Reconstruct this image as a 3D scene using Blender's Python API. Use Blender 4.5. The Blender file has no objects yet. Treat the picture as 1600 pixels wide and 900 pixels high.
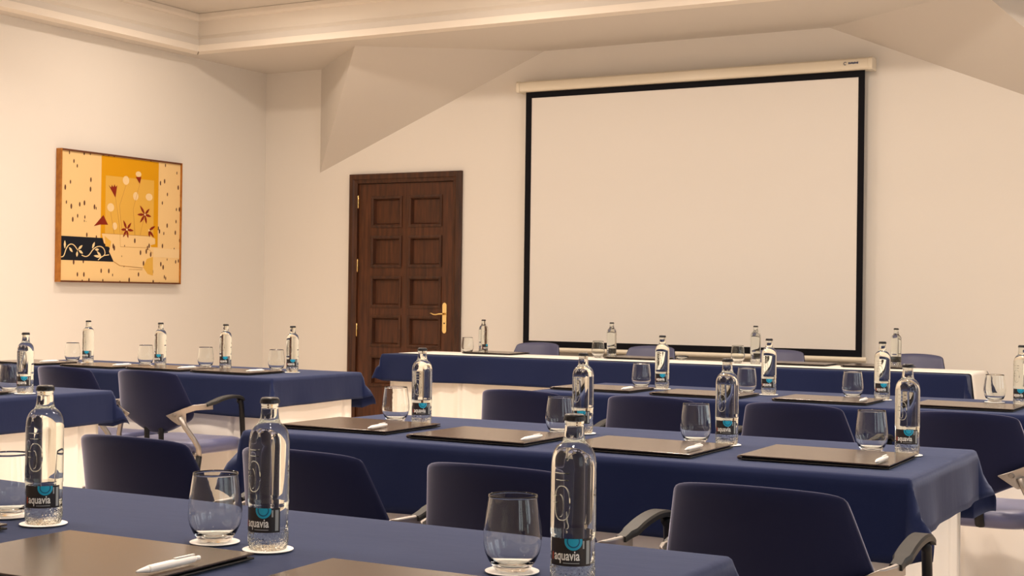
import bpy, bmesh, math, random
from mathutils import Vector, Matrix, noise
random.seed(7)
PI = math.pi
sc = bpy.context.scene
COL = sc.collection

# ------------------------------------------------------------------ camera
CZ = 1.173
cam_d = bpy.data.cameras.new('camera')
cam_d.sensor_width = 36.0
cam_d.lens = 2221.26 / 1600 * 36
cam_d.clip_start = 0.05
cam = bpy.data.objects.new('camera', cam_d)
COL.objects.link(cam)
R_ = Vector((0.87354114, 0.4865813, 0.0128259))
U_ = Vector((-0.00816222, -0.01170319, 0.9998982))
F_ = Vector((-0.48668187, 0.87355691, 0.00625163))
cam.matrix_world = Matrix(((R_.x, U_.x, -F_.x, 0), (R_.y, U_.y, -F_.y, 0), (R_.z, U_.z, -F_.z, CZ), (0, 0, 0, 1)))
sc.camera = cam

# ------------------------------------------------------------------ world, lights, exposure
w = bpy.data.worlds.new('world'); sc.world = w; w.use_nodes = True
w.node_tree.nodes['Background'].inputs[0].default_value = (0.75, 0.85, 1.0, 1)
w.node_tree.nodes['Background'].inputs[1].default_value = 0.25
sc.view_settings.view_transform = 'Standard'
sc.view_settings.look = 'None'
sc.view_settings.gamma = 1.0
sc.view_settings.use_curve_mapping = False
sc.view_settings.exposure = 0.16
WARM = (1.0, 0.83, 0.675)
LAMPS = [(x, y, e) for y, e in ((8.0, 25), (5.9, 37), (3.7, 42), (1.5, 22)) for x in (-6.9, -4.9, -2.9, -0.9)]
WINDOW_STRENGTH = 2.3
try:
    sc.cycles.max_bounces = 14
    sc.cycles.transmission_bounces = 14
    sc.cycles.transparent_max_bounces = 16
    sc.cycles.sample_clamp_indirect = 6.0
    sc.cycles.blur_glossy = 0.6
except Exception:
    pass

# ------------------------------------------------------------------ materials
def mat(name, col, rough=0.6, metal=0.0, spec=0.5, sheen=0.0, sheen_tint=None, trans=0.0, ior=1.45, emit=None, es=0.0, coat=0.0):
    m = bpy.data.materials.new(name); m.use_nodes = True
    b = m.node_tree.nodes['Principled BSDF']
    b.inputs['Base Color'].default_value = (*col, 1)
    b.inputs['Roughness'].default_value = rough
    b.inputs['Metallic'].default_value = metal
    b.inputs['Specular IOR Level'].default_value = spec
    b.inputs['IOR'].default_value = ior
    b.inputs['Transmission Weight'].default_value = trans
    b.inputs['Sheen Weight'].default_value = sheen
    b.inputs['Sheen Roughness'].default_value = 0.36
    b.inputs['Coat Weight'].default_value = coat
    if sheen_tint: b.inputs['Sheen Tint'].default_value = (*sheen_tint, 1)
    if emit:
        b.inputs['Emission Color'].default_value = (*emit, 1)
        b.inputs['Emission Strength'].default_value = es
    return m

def nodes(m):
    nt = m.node_tree
    return nt, nt.nodes, nt.links, nt.nodes['Principled BSDF']

def texco(m, scale=(1, 1, 1)):
    nt, N, L, b = nodes(m)
    tc = N.new('ShaderNodeTexCoord'); mp = N.new('ShaderNodeMapping')
    mp.inputs['Scale'].default_value = scale
    L.new(tc.outputs['Object'], mp.inputs['Vector'])
    return mp

def add_bump(m, kind='noise', scale=50, strength=0.2, dist=0.002, vec=(1, 1, 1), detail=3):
    nt, N, L, b = nodes(m)
    mp = texco(m, vec)
    t = N.new({'noise': 'ShaderNodeTexNoise', 'voronoi': 'ShaderNodeTexVoronoi'}[kind])
    t.inputs['Scale'].default_value = scale
    if kind == 'noise': t.inputs['Detail'].default_value = detail
    bp = N.new('ShaderNodeBump'); bp.inputs['Strength'].default_value = strength; bp.inputs['Distance'].default_value = dist
    L.new(mp.outputs[0], t.inputs['Vector']); L.new(t.outputs[0], bp.inputs['Height'])
    old = b.inputs['Normal'].links
    if old: L.new(old[0].from_socket, bp.inputs['Normal'])
    L.new(bp.outputs[0], b.inputs['Normal'])

def add_noise_color(m, c1, c2, scale=4, vec=(1, 1, 1), lo=0.35, hi=0.65, detail=4):
    nt, N, L, b = nodes(m)
    mp = texco(m, vec)
    t = N.new('ShaderNodeTexNoise'); t.inputs['Scale'].default_value = scale; t.inputs['Detail'].default_value = detail
    r = N.new('ShaderNodeValToRGB')
    r.color_ramp.elements[0].position = lo; r.color_ramp.elements[0].color = (*c1, 1)
    r.color_ramp.elements[1].position = hi; r.color_ramp.elements[1].color = (*c2, 1)
    L.new(mp.outputs[0], t.inputs['Vector']); L.new(t.outputs[0], r.inputs[0]); L.new(r.outputs[0], b.inputs['Base Color'])
    return r

M = {}
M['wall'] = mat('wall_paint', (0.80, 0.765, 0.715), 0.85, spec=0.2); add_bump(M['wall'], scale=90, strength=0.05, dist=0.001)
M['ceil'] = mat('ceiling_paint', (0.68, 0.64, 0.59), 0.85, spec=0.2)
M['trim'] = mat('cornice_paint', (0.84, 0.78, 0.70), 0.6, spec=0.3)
M['floor'] = mat('floor_marble', (0.6, 0.5, 0.4), 0.32); add_noise_color(M['floor'], (0.68, 0.56, 0.45), (0.78, 0.67, 0.56), 2.2, detail=6)
M['navy'] = mat('navy_tablecloth', (0.006, 0.011, 0.048), 0.85, spec=0.10, sheen=0.23, sheen_tint=(0.6, 0.7, 1.0))
M['navy'].node_tree.nodes['Principled BSDF'].inputs['Sheen Roughness'].default_value = 0.52
add_bump(M['navy'], scale=420, strength=0.25, dist=0.0008)
add_bump(M['navy'], scale=9, strength=0.25, dist=0.004, vec=(1, 2.6, 1))
M['skirt'] = mat('white_skirt_cloth', (0.85, 0.81, 0.76), 0.85, spec=0.2, sheen=0.1)
M['runner'] = mat('white_runner_cloth', (0.86, 0.83, 0.78), 0.8, spec=0.2)
M['fabric'] = mat('chair_fabric', (0.008, 0.010, 0.036), 0.9, spec=0.10, sheen=0.70, sheen_tint=(0.75, 0.76, 1.0))
add_bump(M['fabric'], scale=700, strength=0.2, dist=0.0006)
M['seatfabric'] = mat('seat_fabric', (0.062, 0.068, 0.150), 0.44, spec=0.7, sheen=1.0, sheen_tint=(0.92, 0.88, 1.0)); add_bump(M['seatfabric'], scale=700, strength=0.2, dist=0.0006)
M['seatfabric'].node_tree.nodes['Principled BSDF'].inputs['Sheen Roughness'].default_value = 0.28
M['alu'] = mat('brushed_aluminium', (0.30, 0.275, 0.26), 0.42, metal=1.0)
M['blackplastic'] = mat('black_plastic', (0.014, 0.014, 0.015), 0.45, spec=0.3)
M['blacktube'] = mat('black_tube', (0.006, 0.006, 0.008), 0.4, spec=0.2)
M['leather'] = mat('dark_leather', (0.050, 0.031, 0.022), 0.22, spec=1.0); add_bump(M['leather'], 'noise', scale=260, strength=0.10, dist=0.0006)
M['leatheredge'] = mat('black_leather_edge', (0.012, 0.010, 0.010), 0.5)
M['paper'] = mat('white_paper', (0.86, 0.84, 0.82), 0.7)
M['penwhite'] = mat('white_pen_plastic', (0.85, 0.83, 0.81), 0.3)
M['glass'] = mat('clear_glass', (0.985, 1.0, 0.99), 0.0, trans=1.0, ior=1.36)
M['bottle'] = mat('bottle_glass', (0.95, 0.985, 0.94), 0.0, trans=1.0, ior=1.36)
M['cap'] = mat('black_crown_cap', (0.02, 0.02, 0.024), 0.3, metal=0.6)
M['label'] = mat('black_label', (0.014, 0.011, 0.014), 0.4)
M['teal'] = mat('teal_print', (0.01, 0.36, 0.58), 0.4)
M['tealdark'] = mat('dark_teal_print', (0.004, 0.09, 0.20), 0.4)
M['whiteprint'] = mat('white_print', (0.85, 0.85, 0.83), 0.5)
M['greyprint'] = mat('grey_print', (0.32, 0.34, 0.35), 0.5)
M['redprint'] = mat('red_print', (0.6, 0.08, 0.03), 0.5)
M['brass'] = mat('polished_brass', (0.85, 0.62, 0.26), 0.22, metal=1.0)
M['keyhole'] = mat('keyhole_black', (0.02, 0.015, 0.01), 0.5)
M['screenwhite'] = mat('screen_fabric', (0.77, 0.74, 0.70), 0.8, spec=0.2)
M['screenblack'] = mat('screen_border_black', (0.006, 0.006, 0.009), 0.75, spec=0.15)
M['case'] = mat('cream_enamel', (0.78, 0.71, 0.58), 0.25)
M['bluelogo'] = mat('blue_logo_print', (0.02, 0.04, 0.12), 0.5)
M['pane'] = mat('daylit_pane', (0.8, 0.85, 0.9), 0.2, emit=(0.80, 0.92, 1.0), es=WINDOW_STRENGTH)
M['winframe'] = mat('white_window_frame', (0.8, 0.78, 0.75), 0.4)
def bottle_relief():
    nt, N, L, b = nodes(M['bottle'])
    tc = N.new('ShaderNodeTexCoord'); sp = N.new('ShaderNodeSeparateXYZ'); L.new(tc.outputs['Object'], sp.inputs[0])
    mr = N.new('ShaderNodeMapRange'); mr.inputs[1].default_value = .030; mr.inputs[2].default_value = .024
    L.new(sp.outputs['Z'], mr.inputs[0])
    v = N.new('ShaderNodeTexVoronoi'); v.inputs['Scale'].default_value = 190
    L.new(tc.outputs['Object'], v.inputs['Vector'])
    mu = N.new('ShaderNodeMath'); mu.operation = 'MULTIPLY'; L.new(v.outputs['Distance'], mu.inputs[0]); L.new(mr.outputs[0], mu.inputs[1])
    bp = N.new('ShaderNodeBump'); bp.inputs['Strength'].default_value = .45; bp.inputs['Distance'].default_value = .0035
    L.new(mu.outputs[0], bp.inputs['Height']); L.new(bp.outputs[0], b.inputs['Normal'])
bottle_relief()
# wood
def wood(name, c1, c2):
    m = mat(name, c1, 0.42, spec=0.45)
    add_noise_color(m, c1, c2, 6, (6, 6, 0.55), 0.3, 0.72, 6)
    add_bump(m, scale=40, strength=0.12, dist=0.001, vec=(5, 5, 0.4))
    return m
M['wood'] = wood('dark_walnut', (0.036, 0.0102, 0.0038), (0.108, 0.034, 0.0115))
M['woodrail'] = wood('dark_walnut_moulding', (0.030, 0.0095, 0.004), (0.085, 0.029, 0.011))
# painting
def speckled(name, base):
    m = mat(name, base, 0.7, spec=0.2)
    nt, N, L, b = nodes(m)
    def speck(vec, thr, sc_):
        mp = texco(m, vec)
        v = N.new('ShaderNodeTexVoronoi'); v.inputs['Scale'].default_value = sc_
        L.new(mp.outputs[0], v.inputs['Vector'])
        c = N.new('ShaderNodeMath'); c.operation = 'LESS_THAN'; c.inputs[1].default_value = thr
        L.new(v.outputs['Distance'], c.inputs[0])
        sel = N.new('ShaderNodeSeparateColor'); L.new(v.outputs['Color'], sel.inputs[0])
        g = N.new('ShaderNodeMath'); g.operation = 'GREATER_THAN'; g.inputs[1].default_value = 0.36
        L.new(sel.outputs[0], g.inputs[0])
        mu = N.new('ShaderNodeMath'); mu.operation = 'MULTIPLY'
        L.new(c.outputs[0], mu.inputs[0]); L.new(g.outputs[0], mu.inputs[1])
        return mu
    a = speck((1, 1.15, 0.5), 0.215, 21); c = speck((1, 0.85, 0.42), 0.17, 30)
    mx = N.new('ShaderNodeMath'); mx.operation = 'MAXIMUM'
    L.new(a.outputs[0], mx.inputs[0]); L.new(c.outputs[0], mx.inputs[1])
    mix = N.new('ShaderNodeMix'); mix.data_type = 'RGBA'
    mix.inputs[6].default_value = (*base, 1); mix.inputs[7].default_value = (0.12, 0.05, 0.03, 1)
    L.new(mx.outputs[0], mix.inputs[0]); L.new(mix.outputs[2], b.inputs['Base Color'])
    return m
M['canvas'] = speckled('speckled_cream_paint', (0.84, 0.59, 0.28))
M['ochre'] = mat('ochre_paint', (0.70, 0.33, 0.004), 0.6, spec=0.2)
M['ochrelight'] = mat('light_ochre_paint', (0.74, 0.43, 0.075), 0.6, spec=0.2)
M['ptblack'] = mat('blue_black_paint', (0.010, 0.012, 0.02), 0.6, spec=0.2)
M['ptcream'] = mat('cream_paint', (0.86, 0.66, 0.36), 0.6, spec=0.2)
M['ptpale'] = mat('pale_cream_paint', (0.85, 0.63, 0.34), 0.6, spec=0.2)
M['ptred'] = mat('brick_red_paint', (0.24, 0.022, 0.008), 0.6, spec=0.2)
M['ptbrown'] = mat('thin_brown_paint', (0.50, 0.26, 0.07), 0.6, spec=0.2)
M['frame'] = mat('orange_wood_frame', (0.40, 0.15, 0.015), 0.45); add_noise_color(M['frame'], (0.34, 0.115, 0.010), (0.46, 0.18, 0.02), 20, (1, 1, 1))
M['frametop'] = mat('dark_brown_frame_edge', (0.12, 0.035, 0.010), 0.5)

# ------------------------------------------------------------------ mesh builder
class MB:
    def __init__(s): s.v = []; s.f = []
    def add(s, vs, fs):
        o = len(s.v); s.v += [tuple(v) for v in vs]; s.f += [tuple(i + o for i in f) for f in fs]; return s
    def box(s, x0, x1, y0, y1, z0, z1):
        return s.add([(x0, y0, z0), (x1, y0, z0), (x1, y1, z0), (x0, y1, z0), (x0, y0, z1), (x1, y0, z1), (x1, y1, z1), (x0, y1, z1)],
                     [(3, 2, 1, 0), (4, 5, 6, 7), (0, 1, 5, 4), (1, 2, 6, 5), (2, 3, 7, 6), (3, 0, 4, 7)])
    def lathe(s, prof, n=32, close=False):
        vs = []; fs = []; k = len(prof)
        for i in range(n):
            a = 2 * PI * i / n
            for r, z in prof: vs.append((r * math.cos(a), r * math.sin(a), z))
        for i in range(n):
            j = (i + 1) % n
            for q in range(k - 1):
                fs.append((i * k + q, j * k + q, j * k + q + 1, i * k + q + 1))
            if close: fs.append((i * k + k - 1, j * k + k - 1, j * k, i * k))
        if not close:
            fs.append(tuple(i * k for i in range(n))[::-1]); fs.append(tuple(i * k + k - 1 for i in range(n)))
        return s.add(vs, fs)
    def tube(s, pts, rad, n=10, flat=None):
        """tube along points; rad a number or list; flat=(a,b) gives an elliptic section (a along binormal)"""
        P = [Vector(p) for p in pts]; k = len(P)
        vs = []; fs = []
        ref = Vector((0, 0, 1))
        prev = None
        for i in range(k):
            t = (P[min(i + 1, k - 1)] - P[max(i - 1, 0)]).normalized()
            if prev is None:
                a = ref if abs(t.dot(ref)) < 0.9 else Vector((0, 1, 0))
                nrm = (a - t * a.dot(t)).normalized()
            else:
                nrm = (prev - t * prev.dot(t)).normalized()
            prev = nrm; bn = t.cross(nrm)
            r = rad[i] if isinstance(rad, (list, tuple)) else rad
            ra, rb = (r * flat[0], r * flat[1]) if flat else (r, r)
            for j in range(n):
                a = 2 * PI * j / n
                vs.append(P[i] + bn * (ra * math.cos(a)) + nrm * (rb * math.sin(a)))
        for i in range(k - 1):
            for j in range(n):
                q = (j + 1) % n
                fs.append((i * n + j, i * n + q, (i + 1) * n + q, (i + 1) * n + j))
        fs.append(tuple(range(n))[::-1]); fs.append(tuple((k - 1) * n + j for j in range(n)))
        return s.add(vs, fs)
    def prism(s, poly, f0, f1):
        """poly: 2-D points; f0/f1 map a 2-D point to 3-D (bottom and top)"""
        n = len(poly)
        vs = [f0(p) for p in poly] + [f1(p) for p in poly]
        return s.add(vs, [tuple(range(n))[::-1], tuple(range(n, 2 * n))] + [(i, (i + 1) % n, n + (i + 1) % n, n + i) for i in range(n)])
    def build(s, name, m, parent=None, smooth=False, bevel=0, subsurf=0, solid=0, auto=None):
        me = bpy.data.meshes.new(name)
        me.from_pydata(s.v, [], s.f); me.update()
        bm = bmesh.new(); bm.from_mesh(me); bmesh.ops.recalc_face_normals(bm, faces=bm.faces); bm.to_mesh(me); bm.free()
        me.materials.append(M[m])
        o = bpy.data.objects.new(name, me); COL.objects.link(o)
        if parent: o.parent = parent
        if solid:
            md = o.modifiers.new('solid', 'SOLIDIFY'); md.thickness = solid; md.offset = -1
        if bevel:
            md = o.modifiers.new('bevel', 'BEVEL'); md.width = bevel; md.segments = 2; md.limit_method = 'ANGLE'; md.angle_limit = math.radians(40)
        if subsurf:
            md = o.modifiers.new('sub', 'SUBSURF'); md.levels = subsurf; md.render_levels = subsurf
        if smooth:
            for p in me.polygons: p.use_smooth = True
            if auto:
                for e in me.edges: pass
                try: me.set_sharp_from_angle(angle=math.radians(auto))
                except Exception: pass
        return o

def empty(name, loc=(0, 0, 0), rz=0):
    o = bpy.data.objects.new(name, None); COL.objects.link(o)
    o.location = loc; o.rotation_euler = (0, 0, rz); o.empty_display_size = 0.05
    return o
def tag(o, label, cat, group=None):
    o['label'] = label; o['category'] = cat
    if group: o['group'] = group
    return o
def struct(o): o['kind'] = 'structure'; return o
def copy_tree(o, parent=None):
    c = o.copy(); COL.objects.link(c); c.parent = parent
    for ch in list(o.children): copy_tree(ch, c)
    return c

# ------------------------------------------------------------------ room shell
XL, YW, ZC = -8.289, 10.225, 3.179
XR, YB = 2.4, -2.2
CX0, CX1, CY0, CY1, ZT = -8.04, 1.2, -1.2, 9.03, 3.50      # raised coffer
struct(MB().box(XL - .2, XR + .2, YB - .2, YW + .2, -0.1, 0).build('floor', 'floor'))
struct(MB().box(XL - .2, XL, YB - .2, YW + .2, 0, 3.7).build('wall_left', 'wall'))
DX0, DX1, DZ = -7.327, -6.182, 2.228                         # outer edge of the door frame
wf = MB().box(XL, DX0 + .05, YW, YW + .2, 0, 3.7).box(DX1 - .05, XR, YW, YW + .2, 0, 3.7).box(DX0 + .05, DX1 - .05, YW, YW + .2, DZ - .05, 3.7)
wf.box(DX0 + .05, DX1 - .05, YW + .12, YW + .2, 0, DZ - .05)
struct(wf.build('wall_front', 'wall'))
struct(MB().box(XL, XR, YB - .2, YB, 0, 3.7).build('wall_back', 'wall'))
WINS = [(-0.6, 0.8), (1.8, 3.2), (4.2, 5.6), (6.6, 8.0)]
wr = MB(); ys = [YB - .2]
for a, b in WINS:
    wr.box(XR, XR + .2, ys[-1], a, 0, 3.7); wr.box(XR, XR + .2, a, b, 0, 0.9); wr.box(XR, XR + .2, a, b, 2.6, 3.7); ys.append(b)
wr.box(XR, XR + .2, ys[-1], YW + .2, 0, 3.7)
struct(wr.build('wall_right', 'wall'))
for i, (a, b) in enumerate(WINS):
    r = struct(empty('window_%d' % (i + 1), (XR, (a + b) / 2, 0.9)))
    h = (b - a) / 2
    fr = MB().box(0.04, .10, -h, -h + .06, 0, 1.7).box(.04, .10, h - .06, h, 0, 1.7).box(.04, .10, -h, h, 0, .06).box(.04, .10, -h, h, 1.64, 1.7).box(.04, .10, -.03, .03, 0, 1.7)
    fr.build('window_frame', 'winframe', r)
    for s in (-1, 1):
        q = sorted((s * .03, s * (h - .06)))
        MB().box(.06, .07, q[0], q[1], .06, 1.64).build('window_pane', 'pane', r)
# ceiling: flat perimeter soffit around a raised coffer
ce = MB()
ce.box(XL, CX0, YB, YW, ZC, ZC + .1).box(CX1, XR, YB, YW, ZC, ZC + .1).box(CX0, CX1, CY1, YW, ZC, ZC + .1).box(CX0, CX1, YB, CY0, ZC, ZC + .1)
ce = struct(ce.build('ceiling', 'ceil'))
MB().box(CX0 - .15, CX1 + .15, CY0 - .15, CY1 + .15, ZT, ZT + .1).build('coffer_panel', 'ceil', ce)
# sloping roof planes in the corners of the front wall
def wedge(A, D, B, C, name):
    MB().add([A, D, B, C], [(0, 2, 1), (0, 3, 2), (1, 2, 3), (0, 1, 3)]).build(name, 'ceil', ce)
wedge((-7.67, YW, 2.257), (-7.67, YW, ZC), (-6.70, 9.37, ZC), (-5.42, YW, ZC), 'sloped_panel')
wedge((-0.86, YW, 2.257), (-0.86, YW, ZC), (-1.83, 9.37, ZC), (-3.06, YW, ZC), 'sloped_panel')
# cornice mouldings round the coffer: profile = (setback from the soffit edge, height)
CP = [(0.012, 0.0), (0, 0.0), (0, 0.052), (0.040, 0.054), (0.040, 0.071), (0.010, 0.074), (0.012, 0.085), (0.035, 0.125), (0.045, 0.14), (0.048, 0.262), (0.030, 0.268), (0.022, 0.285), (0.022, 0.32), (0.12, 0.32), (0.12, 0.0)]
def cornice(name, p0, p1, nrm):
    """p0,p1: ends of the soffit edge; nrm points away from the opening; mitred ends"""
    p0, p1, nrm = Vector(p0), Vector(p1), Vector(nrm)
    d = (p1 - p0).normalized(); vs = []; n = len(CP)
    for e, sg in ((p0, -1), (p1, 1)):
        for o, z in CP: vs.append(e + nrm * (o - 0.004) + d * (sg * o) + Vector((0, 0, z)))
    fs = [(i, (i + 1) % n, n + (i + 1) % n, n + i) for i in range(n)] + [tuple(range(n))[::-1], tuple(range(n, 2 * n))]
    struct(MB().add(vs, fs).build(name, 'trim'))
zz = ZC - 0.002
cornice('trim_1', (CX0, CY0, zz), (CX0, CY1, zz), (-1, 0, 0))
cornice('trim_2', (CX0, CY1, zz), (CX1, CY1, zz), (0, 1, 0))
cornice('trim_3', (CX1, CY1, zz), (CX1, CY0, zz), (1, 0, 0))
cornice('trim_4', (CX1, CY0, zz), (CX0, CY0, zz), (0, -1, 0))
# recessed lamps in the coffer (above the frame)
for i, (x, y, e) in enumerate(LAMPS):
    ld = bpy.data.lights.new('lamp_light', 'AREA'); ld.shape = 'DISK'; ld.size = 0.26; ld.energy = e; ld.color = WARM
    if y < 7: ld.spread = math.radians(145)
    lo = bpy.data.objects.new('lamp_light', ld); COL.objects.link(lo); lo.location = (x, y, ZT - .035)

# ------------------------------------------------------------------ door
d1 = struct(empty('door_1', (-6.7545, YW, 0)))
def dx(x): return x + 6.7545
fw = .082
f = MB()
prof = [(0, 0), (0, -.030), (.012, -.040), (.045, -.040), (.055, -.030), (fw, -.022), (fw, .06), (.06, .06), (.06, 0)]
path = [(dx(DX0), 0, 1, 0), (dx(DX0), DZ, 1, -1), (dx(DX1), DZ, -1, -1), (dx(DX1), 0, -1, 0)]
vs = []; n = len(prof)
for (x, z, sx, sz) in path:
    for o, y in prof: vs.append((x + sx * o, y, z + sz * o))
fs = []
for i in range(3):
    for j in range(n): fs.append((i * n + j, i * n + (j + 1) % n, (i + 1) * n + (j + 1) % n, (i + 1) * n + j))
fs += [tuple(range(n)), tuple(3 * n + j for j in range(n))]
f.add(vs, fs); f.build('door_frame', 'woodrail', d1)
LX0, LX1, LZ1 = dx(-7.243), dx(-6.262), 2.142
cols = [(dx(-7.105), dx(-6.790)), (dx(-6.718), dx(-6.385))]
rows = [(1.173 + t - .268, 1.173 + t) for t in (.858, .512, .163, -.176, -.522)]
# leaf: stiles and rails leave the panel fields open
leaf = MB(); y0, y1 = .000, .045
xs = [LX0, cols[0][0], cols[0][1], cols[1][0], cols[1][1], LX1]
for a, b in ((0, 1), (2, 3), (4, 5)): leaf.box(xs[a], xs[b], y0, y1, 0.006, LZ1)
for a, b in cols:
    zs = [0.006] + [z for r in rows[::-1] for z in r] + [LZ1]
    for q in range(0, len(zs), 2): leaf.box(a, b, y0, y1, zs[q], zs[q + 1])
lf = leaf.build('door_leaf', 'wood', d1)
for a, b in cols:
    for z0, z1 in rows:
        MB().box(a - .002, b + .002, y0 + .026, y1 - .004, z0 - .002, z1 + .002).build('panel', 'wood', lf)
        mo = MB(); mp_ = [(0, .0), (-.004, -.008), (.010, -.012), (.022, -.006), (.034, .026), (0, .026)]; vs = []; n = len(mp_)
        for (x, z, sx, sz) in ((a, z0, 1, 1), (b, z0, -1, 1), (b, z1, -1, -1), (a, z1, 1, -1)):
            for o, y in mp_: vs.append((x + sx * o, y0 + y, z + sz * o))
        fs = []
        for i in range(4):
            j2 = (i + 1) % 4
            for j in range(n): fs.append((i * n + j, i * n + (j + 1) % n, j2 * n + (j + 1) % n, j2 * n + j))
        mo.add(vs, fs).build('moulding', 'woodrail', lf)
for z in (1.173 + .815, 1.173 + .257, 1.173 - .305):
    m_ = MB().tube([(LX0 - .001, -.010, z - .058), (LX0 - .001, -.010, z - .05), (LX0 - .001, -.010, z + .05), (LX0 - .001, -.010, z + .058)], [.003, .008, .008, .003], 10)
    m_.build('hinge', 'brass', d1, smooth=True, auto=40)
hx = dx(-6.343)
han = empty('door_handle', (hx, y0, 1.173 - .186)); han.parent = d1
pl = [(-.024, -.115), (-.014, -.130), (0, -.135), (.014, -.130), (.024, -.115), (.024, .115), (.014, .130), (0, .135), (-.014, .130), (-.024, .115)]
MB().prism(pl, lambda p: (p[0], 0, p[1]), lambda p: (p[0] * .85, -.010, p[1] * .97)).build('backplate', 'brass', han, bevel=.002)
MB().tube([(0, -.008, .035), (0, -.03, .035), (-.004, -.045, .035), (-.03, -.05, .034), (-.06, -.05, .028), (-.085, -.05, .030), (-.105, -.05, .040), (-.120, -.05, .038)],
          [.010, .009, .009, .008, .0075, .007, .006, .004], 10).build('lever', 'brass', han, smooth=True)
MB().tube([(0, -.009, -.045), (0, -.0125, -.045)], .0065, 12).build('keyhole', 'keyhole', han)

# ------------------------------------------------------------------ projection screen
s = tag(empty('projection_screen', (-4.158, YW, 0)), 'large pull-down projection screen with black border on the front wall', 'screen')
def sx_(x): return x + 4.158
ys_ = -.075
g = MB(); nx, nz = 48, 40; X0, X1, Z0, Z1 = sx_(-5.492), sx_(-2.817), 1.173 - .352, 1.173 + 1.616
def wav(x, z):
    b = max(0, 1 - (z - Z0) / .9)
    return ys_ + .0035 * b * noise.noise(Vector((x * 2.2 + z * 1.6, z * 1.4 - x * .9, 3)))
vs = [(X0 + (X1 - X0) * i / nx, wav(X0 + (X1 - X0) * i / nx, Z0 + (Z1 - Z0) * j / nz), Z0 + (Z1 - Z0) * j / nz) for j in range(nz + 1) for i in range(nx + 1)]
fs = [(j * (nx + 1) + i, j * (nx + 1) + i + 1, (j + 1) * (nx + 1) + i + 1, (j + 1) * (nx + 1) + i) for j in range(nz) for i in range(nx)]
g.add(vs, fs).build('screen_fabric', 'screenwhite', s, smooth=True)
BX0, BX1, BZ0, BZ1 = sx_(-5.545), sx_(-2.771), 1.173 - .402, 1.173 + 1.668
b = MB()
b.box(BX0, X0, ys_ - .003, ys_ + .002, BZ0, BZ1).box(X1, BX1, ys_ - .003, ys_ + .002, BZ0, BZ1).box(X0, X1, ys_ - .003, ys_ + .002, BZ0, Z0).box(X0, X1, ys_ - .003, ys_ + .002, Z1, BZ1)
b.build('black_border', 'screenblack', s)
cz0, cz1 = 1.173 + 1.664, 1.173 + 1.748
cs = MB().prism([(-.004, cz0), (-.115, cz0), (-.125, cz0 + .01), (-.125, cz1 - .01), (-.112, cz1), (-.004, cz1)], lambda p: (sx_(-5.612) + .03, p[0], p[1]), lambda p: (sx_(-2.707) - .03, p[0], p[1]))
cs = cs.build('screen_case', 'case', s, bevel=.003)
for a in (-5.612, -2.737):
    MB().prism([(-.004, cz0 - .003), (-.118, cz0 - .003), (-.129, cz0 + .01), (-.129, cz1 - .008), (-.115, cz1 + .003), (-.004, cz1 + .003)], lambda p: (sx_(a), p[0], p[1]), lambda p: (sx_(a) + .03, p[0], p[1])).build('end_cap', 'case', s, bevel=.003)
# small dark blue maker's mark: ring and slanted strokes
mk = MB()
for q in range(14):
    a0 = .6 + q * .36; a1 = a0 + .36
    if q == 13: break
    mk.tube([(sx_(-2.902) + .010 * math.cos(a0), -.127, cz0 + .048 + .010 * math.sin(a0)), (sx_(-2.902) + .010 * math.cos(a1), -.127, cz0 + .048 + .010 * math.sin(a1))], .0022, 5)
for q in range(7):
    x = sx_(-2.878) + q * .0105
    mk.box(x, x + .0075, -.1275, -.126, cz0 + .041 + (q % 3) * .001, cz0 + .056 - (q % 2) * .002)
mk.build('maker_mark', 'bluelogo', cs)
MB().tube([(sx_(-5.575), ys_, BZ0 - .018), (sx_(-2.738), ys_, BZ0 - .018)], .019, 12).build('bottom_bar', 'case', s, smooth=True, auto=40)

# ------------------------------------------------------------------ painting on the left wall
PW, PH = 1.334, 1.016
pt = tag(empty('painting', (XL, 7.739, 1.243)), 'ochre and cream painting of red flowers in a vase in a thin wooden frame', 'painting')
MB().box(.004, .040, .012, PW - .012, .012, PH - .012).build('canvas', 'canvas', pt)
for a, b_ in ((0, .012), (PW - .012, PW)): MB().box(0, .052, a, b_, 0, PH).build('frame_side', 'frame', pt)
for a, b_ in ((PH - .013, PH), (0, .012)): MB().box(0, .052, .012, PW - .012, a, b_).build('frame_rail', 'frametop', pt)
def flat(name, poly, m, z0, parent=pt):
    poly = [(max(.013, min(PW - .013, a)), max(.013, min(PH - .013, b_))) for a, b_ in poly]
    return MB().prism(poly, lambda p: (.039, p[0], p[1]), lambda p: (.040 + z0, p[0], p[1])).build(name, m, parent)
flat('painted_panel', [(0.426, 1.0), (1.063, 1.0), (1.063, 0.30), (0.426, 0.30)], 'ochre', .0006)
flat('painted_panel', [(0.472, 0.846), (1.01, 0.846), (1.01, 0.385), (0.472, 0.385)], 'ochrelight', .0010)
flat('painted_band', [(0.012, 0.351), (0.446, 0.351), (0.462, 0.311), (0.526, 0.276), (0.521, 0.246), (0.569, 0.168), (0.012, 0.168)], 'ptblack', .0012)
flat('painted_band', [(1.011, 0.292), (1.322, 0.292), (1.322, 0.219), (1.015, 0.219)], 'ptpale', .0012)
va = flat('painted_vase', [(0.437, 0.388), (0.975, 0.388), (1.031, 0.370), (1.032, 0.326), (0.977, 0.314), (1.003, 0.276), (1.005, 0.206), (0.94, 0.163), (0.892, 0.127), (0.635, 0.141), (0.569, 0.176), (0.518, 0.246), (0.53, 0.287), (0.465, 0.311)], 'canvas', .0015)
flat('painted_patch', [(0.94, 0.202), (1.008, 0.22), (1.011, 0.067), (0.952, 0.079), (0.898, 0.134)], 'ochrelight', .0020)
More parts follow.
